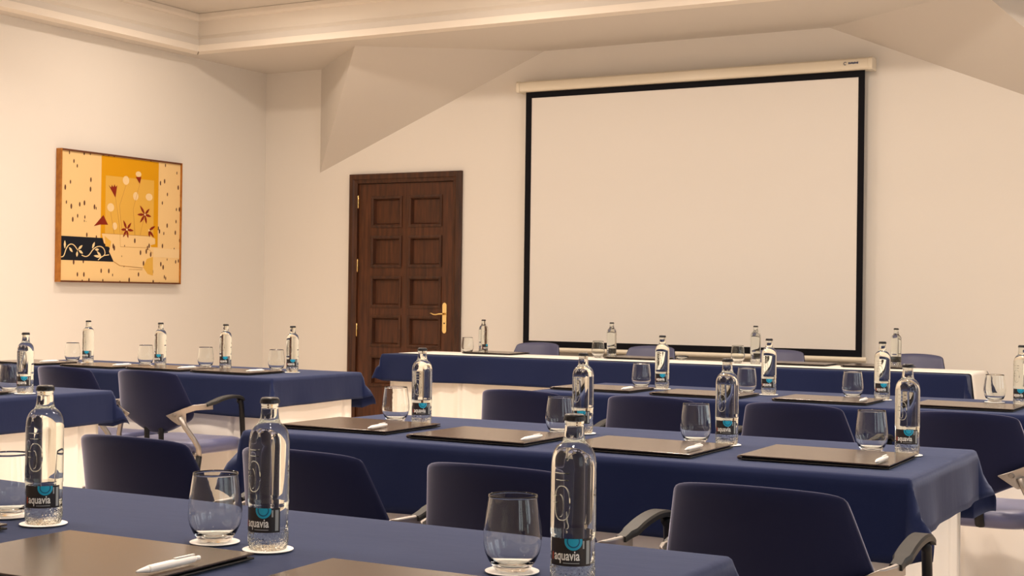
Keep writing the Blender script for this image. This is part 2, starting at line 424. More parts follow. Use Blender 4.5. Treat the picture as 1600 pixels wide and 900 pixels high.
flat('painted_patch', [(0.468, 0.368), (0.538, 0.328), (0.53, 0.284), (0.479, 0.287)], 'ochrelight', .0020)
def line(name, pts, wd, m, z0, parent=pt):
    MB().tube([(.0405 + z0, a, b_) for a, b_ in pts], wd, 6, ).build(name, m, parent, smooth=True)
line('painted_line', [(0.437, 0.388), (0.975, 0.388)], .0016, 'ptbrown', .001)
line('painted_line', [(0.635, 0.388), (0.64, 0.290), (0.94, 0.292), (1.003, 0.250)], .0016, 'ptbrown', .001)
line('painted_line', [(0.569, 0.170), (0.635, 0.140), (0.892, 0.127)], .0018, 'ptbrown', .001)
line('painted_line', [(0.74, 0.112), (0.89, 0.112)], .0014, 'ptbrown', .0)
for st in ([(0.579, 0.677), (0.608, 0.548), (0.639, 0.39)], [(0.846, 0.807), (0.777, 0.599), (0.8, 0.39)], [(0.909, 0.561), (0.858, 0.39)], [(0.693, 0.785), (0.625, 0.617), (0.658, 0.39)], [(0.529, 0.56), (0.57, 0.39)]):
    line('painted_stem', st, .0016, 'ptbrown', .0005)
flat('painted_flower', [(0.504, 0.771), (0.53, 0.754), (0.539, 0.776), (0.554, 0.758), (0.568, 0.782), (0.578, 0.763), (0.596, 0.775), (0.579, 0.677)], 'ptred', .0016)
flat('painted_flower', [(0.354, 0.44), (0.452, 0.532), (0.503, 0.458), (0.417, 0.456)], 'ptred', .0016)
flat('painted_flower', [(0.8, 0.859), (0.864, 0.864), (0.846, 0.807)], 'ptred', .0016)
def leaf_poly(a, b, w):
    a, b = Vector(a), Vector(b); d = b - a; q = Vector((-d.y, d.x)).normalized() * w
    out = []
    for t in (0, .2, .5, .8, 1): out.append(a + d * t + q * math.sin(PI * t))
    for t in (.8, .5, .2): out.append(a + d * t - q * math.sin(PI * t))
    return [(p.x, p.y) for p in out]
for c, tips in (((0.909, 0.561), [(0.853, 0.631), (0.961, 0.612), (0.982, 0.548), (0.928, 0.487), (0.856, 0.493), (0.822, 0.557)]),
                ((0.708, 0.43), [(0.669, 0.503), (0.756, 0.487), (0.784, 0.424), (0.724, 0.362), (0.668, 0.367), (0.644, 0.427)]),
                ((0.958, 0.435), [(1.029, 0.473), (1.015, 0.382), (0.966, 0.38)])):
    fl = MB()
    for t in tips: fl.prism(leaf_poly(c, t, .011), lambda p: (.040, p[0], p[1]), lambda p: (.0425, p[0], p[1]))
    fl = fl.build('painted_flower', 'ptred', pt)
    MB().prism([(c[0] + .009 * math.cos(a * PI / 4), c[1] + .009 * math.sin(a * PI / 4)) for a in range(8)], lambda p: (.041, p[0], p[1]), lambda p: (.0432, p[0], p[1])).build('flower_eye', 'ptpale', fl)
for c, a, b_ in (((0.831, 0.884), 0.032, 0.023), ((0.692, 0.823), 0.036, 0.036), ((0.529, 0.597), 0.038, 0.034), ((0.803, 0.704), 0.030, 0.034), ((0.576, 0.451), 0.026, 0.03), ((0.955, 0.707), 0.040, 0.03)):
    flat('painted_bud', [(c[0] + a * math.cos(t * PI / 6), c[1] + b_ * math.sin(t * PI / 6)) for t in range(12)], 'ptpale', .0013)
def smooth_pts(P, k=4):
    out = []
    for i in range(len(P) - 1):
        p0, p1, p2, p3 = P[max(i - 1, 0)], P[i], P[i + 1], P[min(i + 2, len(P) - 1)]
        for q in range(k):
            t = q / k
            out.append(tuple(.5 * ((2 * b1) + (c - a) * t + (2 * a - 5 * b1 + 4 * c - d) * t * t + (3 * b1 - a - 3 * c + d) * t ** 3) for a, b1, c, d in zip(p0, p1, p2, p3)))
    return out + [tuple(P[-1])]
for vine in ([(0.016, 0.189), (0.048, 0.199), (0.071, 0.251), (0.096, 0.282), (0.126, 0.291), (0.156, 0.28), (0.19, 0.245)],
             [(0.231, 0.21), (0.27, 0.2), (0.306, 0.213), (0.347, 0.257), (0.388, 0.28), (0.43, 0.283), (0.462, 0.265), (0.474, 0.234), (0.463, 0.214), (0.437, 0.201), (0.401, 0.177)], [(0.463, 0.214), (0.516, 0.221)]):
    line('painted_vine', smooth_pts(vine), .0042, 'ptcream', .0008)
for a, b_ in ([(0.058, 0.318), (0.059, 0.254)], [(0.101, 0.267), (0.137, 0.23)], [(0.192, 0.251), (0.238, 0.287)], [(0.198, 0.248), (0.244, 0.222)], [(0.185, 0.239), (0.181, 0.195)],
              [(0.364, 0.317), (0.339, 0.264)], [(0.368, 0.257), (0.41, 0.259)], [(0.389, 0.246), (0.437, 0.201)], [(0.355, 0.21), (0.437, 0.201)]):
    flat('painted_leaf', leaf_poly(a, b_, .0105), 'ptcream', .0022)

# ------------------------------------------------------------------ tables and cloths
TZ = 0.75
def drape(name, x0, x1, y0, y1, z, ox, oy, seed, amp=.006, m='navy', flare=.05, tip=.42, parent=None, swing=1.0):
    r = .016
    def axis(n0, n1, o, cells):
        L = [-o + o * i / 9 for i in range(9)]
        L[-4:] = [-.04, -.026, -.014, -.006]
        L = sorted(L)
        mid = [(n1 - n0) * i / cells for i in range(cells + 1)]
        return L + mid + [(n1 - n0) - q for q in L[::-1]]
    us = axis(x0, x1, ox, 44); vs_ = axis(y0, y1, oy, 16)
    W, D = x1 - x0, y1 - y0
    rnd = random.Random(seed); ph = [rnd.uniform(0, 6.28) for _ in range(6)]
    def arc(s, fl):
        q = PI * r / 2
        if s < q: a = s / r; return r * math.sin(a), r * (1 - math.cos(a))
        e = s - q; return r + e * fl, r + e * math.sqrt(1 - fl * fl)
    P = []
    for v in vs_:
        for u in us:
            du = u if u < 0 else (u - W if u > W else 0); dv = v if v < 0 else (v - D if v > D else 0)
            cx, cy = min(max(u, 0), W), min(max(v, 0), D)
            if du == 0 and dv == 0:
                P.append((x0 + u, y0 + v, z + .0012 * noise.noise(Vector((u * 3, v * 3, seed)))))
                continue
            R = math.hypot(du, dv); R *= 1 - .22 * (2 * abs(du * dv) / (du * du + dv * dv)) ** 2; th = math.atan2(abs(dv), abs(du)); s2 = math.sin(2 * th) ** 2
            out, down = arc(R, flare + tip * s2)
            along = cx + 1.7 * cy
            k = min(1, R / .18) ** 1.5
            out += k * amp * (math.sin(along * 9 + ph[0]) + .7 * math.sin(along * 17 + ph[1]) + .5 * math.sin(along * 4 + ph[2]))
            down *= 1 + .02 * math.sin(along * 3.1 + ph[3])
            if swing > 1 and dv < 0:
                wq = min(1, R / .12); th = th + wq * (PI / 2 * (th / (PI / 2)) ** swing - th)
            c, s_ = math.cos(th), math.sin(th)
            P.append((x0 + cx + (math.copysign(c, du) if du else 0) * out, y0 + cy + (math.copysign(s_, dv) if dv else 0) * out, z - down))
    nu = len(us); F = [(j * nu + i, j * nu + i + 1, (j + 1) * nu + i + 1, (j + 1) * nu + i) for j in range(len(vs_) - 1) for i in range(nu - 1)]
    o = MB(); o.add(P, F)
    return o.build(name, m, parent, smooth=True, solid=.0016)

def table(x0, x1, y0, y1, label, cloth_label, ox, oy, seed, amp, skirt_amp=.006, skirt_f=30, swing=1.0):
    cx, cy = (x0 + x1) / 2, (y0 + y1) / 2
    t = tag(empty('conference_table', (cx, cy, 0)), label, 'table', 'skirted conference tables')
    hx_, hy = (x1 - x0) / 2, (y1 - y0) / 2
    MB().box(-hx_ + .004, hx_ - .004, -hy + .004, hy - .004, TZ - .035, TZ - .006).build('tabletop', 'skirt', t)
    for a in (-1, 1):
        for b_ in (-1, 1):
            MB().box(a * (hx_ - .12) - .02, a * (hx_ - .12) + .02, b_ * (hy - .10) - .02, b_ * (hy - .10) + .02, 0, TZ - .035).build('leg', 'blacktube', t)
    # pleated white skirt hung from the top's edge down to the floor
    e = .022; per = []; X, Y = hx_ - e, hy - e
    def run(p, q, nrm, n):
        L = math.dist(p, q)
        for i in range(n):
            q_ = i / n; per.append(((p[0] + (q[0] - p[0]) * q_, p[1] + (q[1] - p[1]) * q_), nrm, q_ * L))
    nlong = int(2 * X / .016); nshort = int(2 * Y / .016)
    run((-X, -Y), (X, -Y), (0, -1), nlong); run((X, -Y), (X, Y), (1, 0), nshort); run((X, Y), (-X, Y), (0, 1), nlong); run((-X, Y), (-X, -Y), (-1, 0), nshort)
    zs = [TZ - .03, .6, .45, .3, .15, .004]; vs = []; fs = []
    rnd = random.Random(seed * 3 + 1); p1, p2 = rnd.uniform(0, 6), rnd.uniform(0, 6)
    for k, z in enumerate(zs):
        g_ = k / 5
        for (pq, nr, L) in per:
            o = skirt_amp * (.35 + .65 * g_) * (math.sin(L * skirt_f + p1) + .6 * math.sin(L * skirt_f * .43 + p2)) + .004 * g_ - skirt_amp
            d = L % .62
            if d < .016: o -= .018
            vs.append((pq[0] + nr[0] * o, pq[1] + nr[1] * o, z))
    n = len(per)
    for k in range(5):
        for i in range(n): fs.append((k * n + i, k * n + (i + 1) % n, (k + 1) * n + (i + 1) % n, (k + 1) * n + i))
    MB().add(vs, fs).build('skirt', 'skirt', t, smooth=True)
    c = drape('tablecloth', x0, x1, y0, y1, TZ - .002, ox, oy, seed, amp, swing=swing)
    tag(c, cloth_label, 'tablecloth', 'navy tablecloths')
    return t
T_F = (-2.90, -0.835, 1.40, 2.235)
T_M = (-2.875, -0.835, 3.475, 4.245)
T_B = (-3.06, -0.80, 5.70, 6.47)
T_LB = (-6.72, -4.545, 5.68, 6.44)
T_LF = (-6.72, -4.50, 3.74, 4.52)
T_H = (-5.845, -1.735, 8.58, 9.22)
table(*T_F, 'nearest skirted table along the bottom edge of the view', 'navy tablecloth on the nearest table at the bottom edge', .17, .22, 1, .004)
table(*T_M, 'skirted table in the middle of the view under a navy cloth', 'navy tablecloth with pointed corners on the middle table', .155, .215, 2, .005, .010, 34, 1.75)
table(*T_B, 'skirted table directly in front of the head table', 'navy tablecloth on the table just before the head table', .15, .20, 3, .004)
table(*T_LB, 'white-skirted table on the left near the wooden door', 'navy tablecloth with hanging corner on the left table near the door', .155, .21, 4, .005, .003, 8)
table(*T_LF, 'skirted table cut off by the left edge of the view', 'navy tablecloth on the table cut off by the left edge', .15, .17, 5, .005)
table(*T_H, 'long skirted head table below the projection screen', 'navy tablecloth under the white runner on the long head table', .17, .20, 6, .009, .022, 36)
def runner():
    z = TZ + .004; x0, x1, y0, y1 = T_H[0] + .075, T_H[1] + .026, 8.665, T_H[3] - .075
    pts = [(x0 + (x1 - .02 - x0) * i / 60, z) for i in range(61)]
    for i in range(1, 7):
        a = i / 6 * PI / 2; pts.append((x1 - .02 + .02 * math.sin(a), z - .02 * (1 - math.cos(a))))
    for i in range(1, 11): pts.append((x1 + .0042 * i, z - .02 - .035 * i))
    vs = []; fs = []; ny = 6
    for i, (x, zq) in enumerate(pts):
        for j in range(ny + 1):
            yy = y0 + (y1 - y0) * j / ny
            k = 1.0 if j == 0 else 0
            wv = .012 * noise.noise(Vector((x * 3.0, 5, 1))) * k
            vs.append((x + (0.006 * math.sin(j * 1.3) * max(0, i - 66) / 10), yy + wv, zq + .0006 * noise.noise(Vector((x * 6, yy * 6, 2)))))
    for i in range(len(pts) - 1):
        for j in range(ny): fs.append((i * (ny + 1) + j, i * (ny + 1) + j + 1, (i + 1) * (ny + 1) + j + 1, (i + 1) * (ny + 1) + j))
    o = MB().add(vs, fs).build('table_runner', 'runner', None, smooth=True, solid=.0015)
    tag(o, 'white cloth runner laid along the head table and hanging over its end', 'runner')
runner()

# ------------------------------------------------------------------ conference chair
def make_chair():
    root = empty('conference_chair')
    # backrest: curved, reclined, widest at arm height
    zt, zb = .799, .486; nz_, nx_ = 14, 12
    def half(z):
        if z < .61:
            t = (.61 - z) / (.61 - zb); return .232 * (1 - t ** 2.6 * .50)
        t = (z - .61) / (zt - .61); return .232 - .046 * t
    def yy(sx, z): return -.40 * (z - .60) + .055 * sx * sx * (1 if z > .5 else .9) - .10 * max(0, z - .72) * (z - .72) * 6
    rowsv = []
    for j in range(nz_ + 1):
        t = j / nz_; z = zb + (zt - zb) * (.5 - .5 * math.cos(PI * t)) if False else zb + (zt - zb) * t
        rowsv.append(z)
    vs = []; fs = []
    def put(off):
        for z in rowsv:
            for i in range(nx_ + 1):
                s_ = -1 + 2 * i / nx_
                cr = 0
                # bowed top and bottom edges
                tz = (z - zb) / (zt - zb)
                z2 = z - (.006 * abs(s_) ** 12 + .013 * s_ * s_) * (tz ** 3) + (.040 * abs(s_) ** 3) * ((1 - tz) ** 4)
                edge = max(abs(s_) ** 8, abs(2 * tz - 1) ** 14)
                vs.append((half(z) * s_, yy(s_, z2) + off * (1 - .55 * edge), z2))
    put(-.017); put(.017)
    n = (nx_ + 1) * (nz_ + 1); st = nx_ + 1
    for j in range(nz_):
        for i in range(nx_):
            a = j * st + i
            fs.append((a, a + 1, a + st + 1, a + st)); fs.append((n + a, n + a + st, n + a + st + 1, n + a + 1))
    bd = [i for i in range(st)] + [j * st + nx_ for j in range(1, nz_ + 1)] + [nz_ * st + i for i in range(nx_ - 1, -1, -1)] + [j * st for j in range(nz_ - 1, 0, -1)]
    for q in range(len(bd)):
        a, b_ = bd[q], bd[(q + 1) % len(bd)]
        fs.append((a, b_, n + b_, n + a))
    bk = MB().add(vs, fs).build('backrest', 'fabric', root, smooth=True, subsurf=1)
    bk.data.materials.append(M['seatfabric'])
    for p in bk.data.polygons:
        if all(v >= n for v in p.vertices): p.material_index = 1
    # seat cushion
    vs = []; fs = []; lay = [(.385, .90), (.395, .97), (.415, 1.0), (.435, .985), (.447, .93), (.452, .80), (.455, .4)]
    ns = 36
    for z, k in lay:
        for i in range(ns):
            a = 2 * PI * i / ns; c, s_ = math.cos(a), math.sin(a)
            ex = .42
            px = math.copysign(abs(c) ** ex, c) * .235 * k; py = math.copysign(abs(s_) ** ex, s_) * .225 * k
            fz = -.028 * max(0, (py - .12) / .1) ** 2
            vs.append((px * (1 - .06 * (py < 0) * abs(py) / .22), .275 + py, z + fz))
    for k in range(len(lay) - 1):
        for i in range(ns): fs.append((k * ns + i, k * ns + (i + 1) % ns, (k + 1) * ns + (i + 1) % ns, (k + 1) * ns + i))
    fs.append(tuple(range(ns))[::-1]); fs.append(tuple((len(lay) - 1) * ns + i for i in range(ns)))
    MB().add(vs, fs).build('seat', 'seatfabric', root, smooth=True)
    for sgn in (-1, 1):
        MB().tube([(sgn * .045, .13, .385), (sgn * .045, .055, .395), (sgn * .045, .035, .43), (sgn * .045, .030, .56)], .011, 8, (1.5, .8)).build('back_support', 'blacktube', root, smooth=True)
        X = sgn * .252
        # aluminium bracket: broad wing on the back of the panel, arm stub and strut to the seat
        wing = [(.112, -.016, .580), (.165, -.008, .600), (.205, .004, .618), (.236, .036, .634), (.248, .085, .636), (.250, .155, .634), (.250, .157, .606), (.246, .095, .608), (.228, .046, .606), (.203, .016, .592), (.204, .018, .545), (.176, .002, .536), (.148, -.012, .556)]
        vs = [(sgn * a, b_, c) for a, b_, c in wing] + [(sgn * (a + (.012 if q in (3, 4, 5, 6, 7, 8) else .004)), b_ + (.002 if q in (4, 5, 6, 7) else .010), c - .002) for q, (a, b_, c) in enumerate(wing)]
        k = len(wing); fs = [(i, (i + 1) % k, k + (i + 1) % k, k + i) for i in range(k)]
        tri = [(0, 1, 12), (1, 11, 12), (1, 10, 11), (1, 9, 10), (1, 2, 9), (2, 8, 9), (2, 3, 8), (3, 7, 8), (3, 4, 7), (4, 6, 7), (4, 5, 6)]
        fs += tri + [tuple(k + q for q in t[::-1]) for t in tri]
        br = MB().add(vs, fs)
        br = br.build('side_bracket', 'alu', root, smooth=True, bevel=.003, auto=50)
        MB().tube([(sgn * .162, -.003, .582), (sgn * .160, -.016, .583)], [.009, .008], 12).build('bolt', 'alu', br)
        MB().tube([(sgn * .186, .006, .575), (sgn * .203, .022, .525), (sgn * .235, .045, .470), (sgn * .250, .066, .425), (sgn * .252, .068, .380)], [.015, .013, .0125, .013, .014], 10, (.9, 1.1)).build('strut', 'alu', br, smooth=True)
        MB().tube([(sgn * .19, .10, .386), (sgn * .248, .068, .392)], .010, 8).build('seat_bracket', 'alu', br, smooth=True)
        MB().tube([(sgn * .252, .068, .385), (sgn * .253, .048, .28), (sgn * .255, -.02, .004)], [.015, .0145, .0135], 10, (.85, 1.2)).build('rear_leg', 'blacktube', root, smooth=True)
        MB().tube([(X, .365, .640), (X, .385, .625), (X, .392, .58), (X, .42, .28), (X, .435, .004)], [.013, .014, .014, .013, .012], 10, (.85, 1.15)).build('front_leg', 'blacktube', root, smooth=True)
        ar = smooth_pts([(.252, .110, .626), (.252, .165, .636), (.252, .22, .649), (.252, .28, .657), (.252, .335, .657), (.252, .372, .650), (.252, .390, .640)], 3)
        vs = []; fs = []
        for q, (a, b_, c) in enumerate(ar):
            u = q / (len(ar) - 1); hw = .020 if u > .12 else .014; th = .010 if u > .1 else .008
            for dx_, dz_ in ((-hw, -th * .6), (hw, -th * .6), (hw, th * .5), (hw * .8, th), (-hw * .8, th), (-hw, th * .5)): vs.append((sgn * a + dx_, b_, c + dz_))
        for q in range(len(ar) - 1):
            for e in range(6): fs.append((q * 6 + e, q * 6 + (e + 1) % 6, q * 6 + 6 + (e + 1) % 6, q * 6 + 6 + e))
        fs += [tuple(range(6)), tuple((len(ar) - 1) * 6 + e for e in range(6))]
        MB().add(vs, fs).build('armrest', 'blackplastic', root, smooth=True, auto=35)
    return root
chair0 = None
def chair(x, y, rz, label):
    global chair0
    if chair0 is None: chair0 = make_chair(); o = chair0
    else: o = copy_tree(chair0)
    o.location = (x, y, 0); o.rotation_euler = (0, 0, rz)
    return tag(o, label, 'chair', 'navy conference chairs')
for x, y, lab, rz in ((-2.71, 2.83, 'navy conference chair at the middle table, leftmost of its four', .02), (-2.155, 2.83, 'navy conference chair at the middle table, second from the left', -.02),
                      (-1.60, 2.83, 'navy conference chair at the middle table, third from the left', .0), (-.980, 2.83, 'navy conference chair at the middle table, rightmost, largest in view', .0)):
    chair(x, y, rz, lab)
for x, y, lab in ((-2.79, 5.12, 'navy conference chair leftmost between middle and rear right tables'), (-2.215, 5.12, 'navy conference chair second from the left between middle and rear right tables'),
                  (-1.645, 5.12, 'navy conference chair third from the left between middle and rear right tables'), (-1.03, 5.10, 'navy conference chair at the right edge with grey bracket and lilac-lit seat')):
    chair(x, y, 0, lab)
for x, y, lab, rz in ((-4.90, 5.19, 'navy armchair with whole backrest and arms in view at the left table', .03), (-5.46, 5.19, 'navy chair behind the small table corner on the left, half hidden', 0), (-6.02, 5.19, 'navy chair at the left table cut off by the left edge', 0)):
    chair(x, y, rz, lab)
for x, lab in ((-5.20, 'navy chair behind the head table, leftmost, under the screen corner'), (-4.24, 'navy chair behind the head table, second from the left'),
               (-3.26, 'navy chair behind the head table, third from the left'), (-2.30, 'navy chair behind the head table, rightmost, past the screen edge')):
    chair(x, 9.74, PI, lab).scale = (1, 1, 1.03)

# ------------------------------------------------------------------ tableware
BR = .0335
def text_mesh(body, size, m, name, parent, at, wrap_r, width):
    cu = bpy.data.curves.new(name, 'FONT'); cu.body = body; cu.size = size; cu.align_x = 'CENTER'; cu.resolution_u = 3; cu.offset = size * .018
    ob = bpy.data.objects.new(name, cu); COL.objects.link(ob)
    bpy.context.view_layer.update()
    dg = bpy.context.evaluated_depsgraph_get()
    me = bpy.data.meshes.new_from_object(ob.evaluated_get(dg))
    bpy.data.objects.remove(ob)
    sx = width / (max(v.co.x for v in me.vertices) - min(v.co.x for v in me.vertices))
    for v in me.vertices:
        a = (v.co.x * sx + at[0]) / wrap_r; z = v.co.y + at[1]
        v.co = (wrap_r * math.sin(a), -wrap_r * math.cos(a), z)
    me.materials.clear(); me.materials.append(M[m])
    o = bpy.data.objects.new(name, me); COL.objects.link(o); o.parent = parent
    return o
def wrap_patch(x0, x1, z0, z1, r, n=16, nz=1):
    vs = []; fs = []
    for j in range(nz + 1):
        for i in range(n + 1):
            a = (x0 + (x1 - x0) * i / n) / r
            vs.append((r * math.sin(a), -r * math.cos(a), z0 + (z1 - z0) * j / nz))
    for j in range(nz):
        for i in range(n): fs.append((j * (n + 1) + i, j * (n + 1) + i + 1, (j + 1) * (n + 1) + i + 1, (j + 1) * (n + 1) + i))
    return MB().add(vs, fs)
def wrap_disc(cx, cz, rad, r, ztop, rin=0.0):
    """disc or ring printed on the cylinder, cut off at ztop"""
    vs = []; fs = []; n = 28; K = 6
    for i in range(n):
        a = 2 * PI * i / n
        for e in range(K + 1):
            q = rin + (rad - rin) * e / K
            x = cx + q * math.cos(a); z = min(cz + q * math.sin(a), ztop); t = x / r
            vs.append((r * math.sin(t), -r * math.cos(t), z))
    for i in range(n):
        j = (i + 1) % n
        for e in range(K): fs.append((i * (K + 1) + e, i * (K + 1) + e + 1, j * (K + 1) + e + 1, j * (K + 1) + e))
    return MB().add(vs, fs)
def make_bottle():
    root = empty('water_bottle')
    prof = [(0.0, .006), (.014, .0045), (.024, .0015), (.029, .0), (.0315, .002), (.0328, .006), (BR, .012), (.0334, .026), (.0328, .0285), (.0328, .0725), (.0334, .075), (.0338, .079), (.0333, .083), (BR, .088), (BR, .172),
            (.0330, .182), (.0312, .1905), (.0280, .198), (.0235, .2035), (.0185, .2075), (.0162, .2125), (.0150, .2200), (.0142, .2300), (.0137, .2355), (.0146, .2365), (.0146, .2395), (.0134, .2405), (.0134, .2440), (.006, .2445)]
    vs = []; fs = []; n = 40; k = len(prof)
    for i in range(n):
        a = 2 * PI * i / n
        for q, (r, z) in enumerate(prof):
            rr = r
            if .001 < z < .03 and r > .03: rr = r - .0009 * (1 + math.sin(a * 20 + q * 1.9)) * (1 if z < .025 else 0)
            vs.append((rr * math.cos(a), rr * math.sin(a), z))
    for i in range(n):
        j = (i + 1) % n
        for q in range(k - 1): fs.append((i * k + q, j * k + q, j * k + q + 1, i * k + q + 1))
    fs.append(tuple(i * k + k - 1 for i in range(n)))
    bm_ = MB().add(vs, fs); b_ = bm_.build('glass_body', 'bottle', root, smooth=True)
    bmm = bmesh.new(); bmm.from_mesh(b_.data); bmesh.ops.remove_doubles(bmm, verts=bmm.verts, dist=.0001); bmesh.ops.recalc_face_normals(bmm, faces=bmm.faces); bmm.to_mesh(b_.data); bmm.free()
    cp = [(0.0, .249), (.0125, .249), (.0148, .2475), (.0156, .2445), (.0158, .2415), (.0150, .2408), (.0150, .2412), (.0, .2446)]
    # crown cap with fluted skirt
    vs = []; fs = []; n = 42
    cp = [(.0128, .2492), (.0146, .2478), (.0153, .2450), (.0160, .2400), (.0152, .2396), (.0145, .2440)]
    k = len(cp)
    for i in range(n):
        a = 2 * PI * i / n
        for q, (r, z) in enumerate(cp):
            rr = r + (.0007 if i % 2 else -.0002) * (q in (2, 3))
            vs.append((rr * math.cos(a), rr * math.sin(a), z))
    for i in range(n):
        j = (i + 1) % n
        for q in range(k - 1): fs.append((i * k + q, j * k + q, j * k + q + 1, i * k + q + 1))
    fs.append(tuple(i * k for i in range(n))); fs.append(tuple(i * k + k - 1 for i in range(n)))
    MB().add(vs, fs).build('crown_cap', 'cap', root, smooth=True, auto=40)
    r = .0332
    lb = wrap_patch(-.036, .034, .0305, .0705, r, 24).build('label', 'label', root, smooth=True)
    wrap_disc(.0055, .0672, .0135, r + .0003, .0704).build('label_disc', 'teal', lb)
    wrap_disc(.0055, .0672, .0098, r + .0005, .0704, .0080).build('label_ring', 'tealdark', lb)
    text_mesh('aquavia', .0200, 'whiteprint', 'lettering', lb, (-.0055, .0395), r + .0005, .041)
    wrap_patch(-.0305, -.0285, .0385, .0500, r + .0005, 2).build('red_stroke', 'redprint', lb)
    wrap_patch(-.010, .0145, .0345, .0358, r + .0005, 6).build('small_print', 'greyprint', lb)
    wrap_patch(.0255, .0315, .0335, .0675, r + .0005, 4).build('barcode', 'greyprint', lb)
    wrap_patch(.0195, .0222, .056, .0675, r + .0005, 2).build('small_print', 'greyprint', lb)
    # raised lettering moulded into the glass, read upward: two bars and round letters
    def emb(pts, wd, closed=False):
        P = [( (BR + .0001) * math.sin(a / BR), -(BR + .0001) * math.cos(a / BR), z) for a, z in pts]
        MB().tube(P + ([P[0]] if closed else []), wd, 6).build('raised_letter', 'bottle', b_, smooth=True)
    def stadium(cx, cz, rx, rz, a0=0, a1=2 * PI, n=22):
        return [(cx + rx * math.copysign(abs(math.cos(a)) ** .8, math.cos(a)), cz + rz * math.copysign(abs(math.sin(a)) ** .8, math.sin(a))) for a in [a0 + (a1 - a0) * i / n for i in range(n + 1)]]
    c = -.013
    emb(stadium(c, .122, .0125, .025), .0011)
    emb(stadium(c - .003, .118, .0055, .016, -PI * .5, PI * .5), .0009)
    emb([(c - .014, .165), (c + .011, .165)], .0010); emb([(c - .011, .155), (c + .010, .155)], .0009)
    emb([(c - .016, .132), (c - .006, .132)], .0008); emb([(c - .016, .122), (c - .006, .122)], .0008)
    return root
def make_tumbler():
    root = empty('glass_tumbler')
    H = .116
    out = [(0.0, .0), (.022, .0), (.0262, .0012), (.0292, .0045), (.0372, .016), (.0424, .028), (.0450, .040), (.0455, .049), (.0450, .060), (.0432, .076), (.0408, .094), (.0383, .112), (.0379, H)]
    inn = [(.0370, H), (.0374, .112), (.0398, .094), (.0422, .076), (.0440, .060), (.0445, .049), (.0440, .040), (.0412, .028), (.0356, .0175), (.026, .0105), (.012, .0085), (0.0, .0080)]
    b_ = MB().lathe(out + inn, 40).build('glass_bowl', 'glass', root, smooth=True)
    bmm = bmesh.new(); bmm.from_mesh(b_.data); bmesh.ops.remove_doubles(bmm, verts=bmm.verts, dist=.0001); bmesh.ops.dissolve_degenerate(bmm, edges=bmm.edges, dist=1e-6); bmesh.ops.recalc_face_normals(bmm, faces=bmm.faces); bmm.to_mesh(b_.data); bmm.free()
    for p in b_.data.polygons: p.use_smooth = True
    return root
def make_coaster():
    r = .042; n = 48; k = [(r - .0012, 0), (r, .0005), (r, .0013), (r - .0012, .0017)]
    o = MB(); vs = []
    return o.lathe(k, n).build('paper_coaster', 'paper')
def make_folder(wd, dp):
    root = empty('leather_folder'); a, b_ = wd / 2, dp / 2
    def slab(x0, x1, y0, y1, z0, z1, nm, m, t=0, parent=root):
        # t lifts the left edge a little, like a closed cover resting on its papers
        o = MB().box(x0, x1, y0, y1, z0, z1)
        o.v = [(x, y, z + (t * (a - x) / (2 * a))) for x, y, z in o.v]
        return o.build(nm, m, parent, bevel=.0012)
    slab(-a, a, -b_, b_, .0, .0035, 'back_cover', 'leatheredge')
    slab(-a + .006, a - .008, -b_ + .008, b_ - .008, .0035, .0065, 'inner_pad', 'leatheredge')
    fc = slab(-a, a, -b_, b_, .0068, .0105, 'front_cover', 'leather', .002)
    MB().tube([(-a + .001, -b_, .0062), (-a + .001, b_, .0062)], .0062, 8).build('spine', 'leather', root, smooth=True)
    return root
def make_pen():
    root = empty('ballpoint_pen')
    MB().tube([(-.045, 0, 0), (-.040, 0, 0), (.0, 0, 0), (.050, 0, 0), (.056, 0, 0)], [.0052, .0060, .0062, .0058, .0046], 12).build('barrel', 'penwhite', root, smooth=True)
    MB().tube([(-.068, 0, 0), (-.064, 0, 0), (-.045, 0, 0)], [.0012, .0022, .0052], 12).build('tip', 'penwhite', root, smooth=True)
    MB().tube([(.056, 0, 0), (.066, 0, 0), (.067, 0, 0)], [.0036, .0036, .002], 10).build('push_button', 'penwhite', root, smooth=True)
    MB().box(.012, .054, -.0022, .0022, .0066, .0078).build('pocket_clip', 'penwhite', root)
    return root

TOP = TZ + .0005
protos = {}
def place(kind, mk, x, y, z, rz, label, cat, group):
    if kind not in protos: o = protos[kind] = mk()
    else: o = copy_tree(protos[kind])
    o.location = (x, y, z); o.rotation_euler = (0, 0, rz)
    tag(o, label, cat, group); return o
def coaster(x, y, label):
    place('coaster', make_coaster, x, y, TOP, 0, label, 'coaster', 'white paper coasters')
def bottle(x, y, label, off=0.0, on_coaster=None):
    z = TOP + (0 if on_coaster else .0055)
    if on_coaster: coaster(x, y, on_coaster); z += .0019
    place('bottle', make_bottle, x, y, z, math.atan2(-x, y) + off, label, 'bottle', 'glass water bottles')
def tumbler(x, y, label, on_coaster=None):
    z = TOP + (0 if on_coaster else .0055)
    if on_coaster: coaster(x, y, on_coaster); z += .0019
    place('tumbler', make_tumbler, x, y, z, 0, label, 'glass', 'stemless glasses')
def folder(cx, cy, rz, label, wd=.395, dp=.335):
    o = place(('folder', wd, dp), lambda: make_folder(wd, dp), cx, cy, TOP + (.0062 if cy > 8 else .0005), rz, label, 'folder', 'dark leather folders')
    return o
def pen(cx, cy, ang, label):
    place('pen', make_pen, cx, cy, TOP + .0190, ang, label, 'pen', 'white pens')

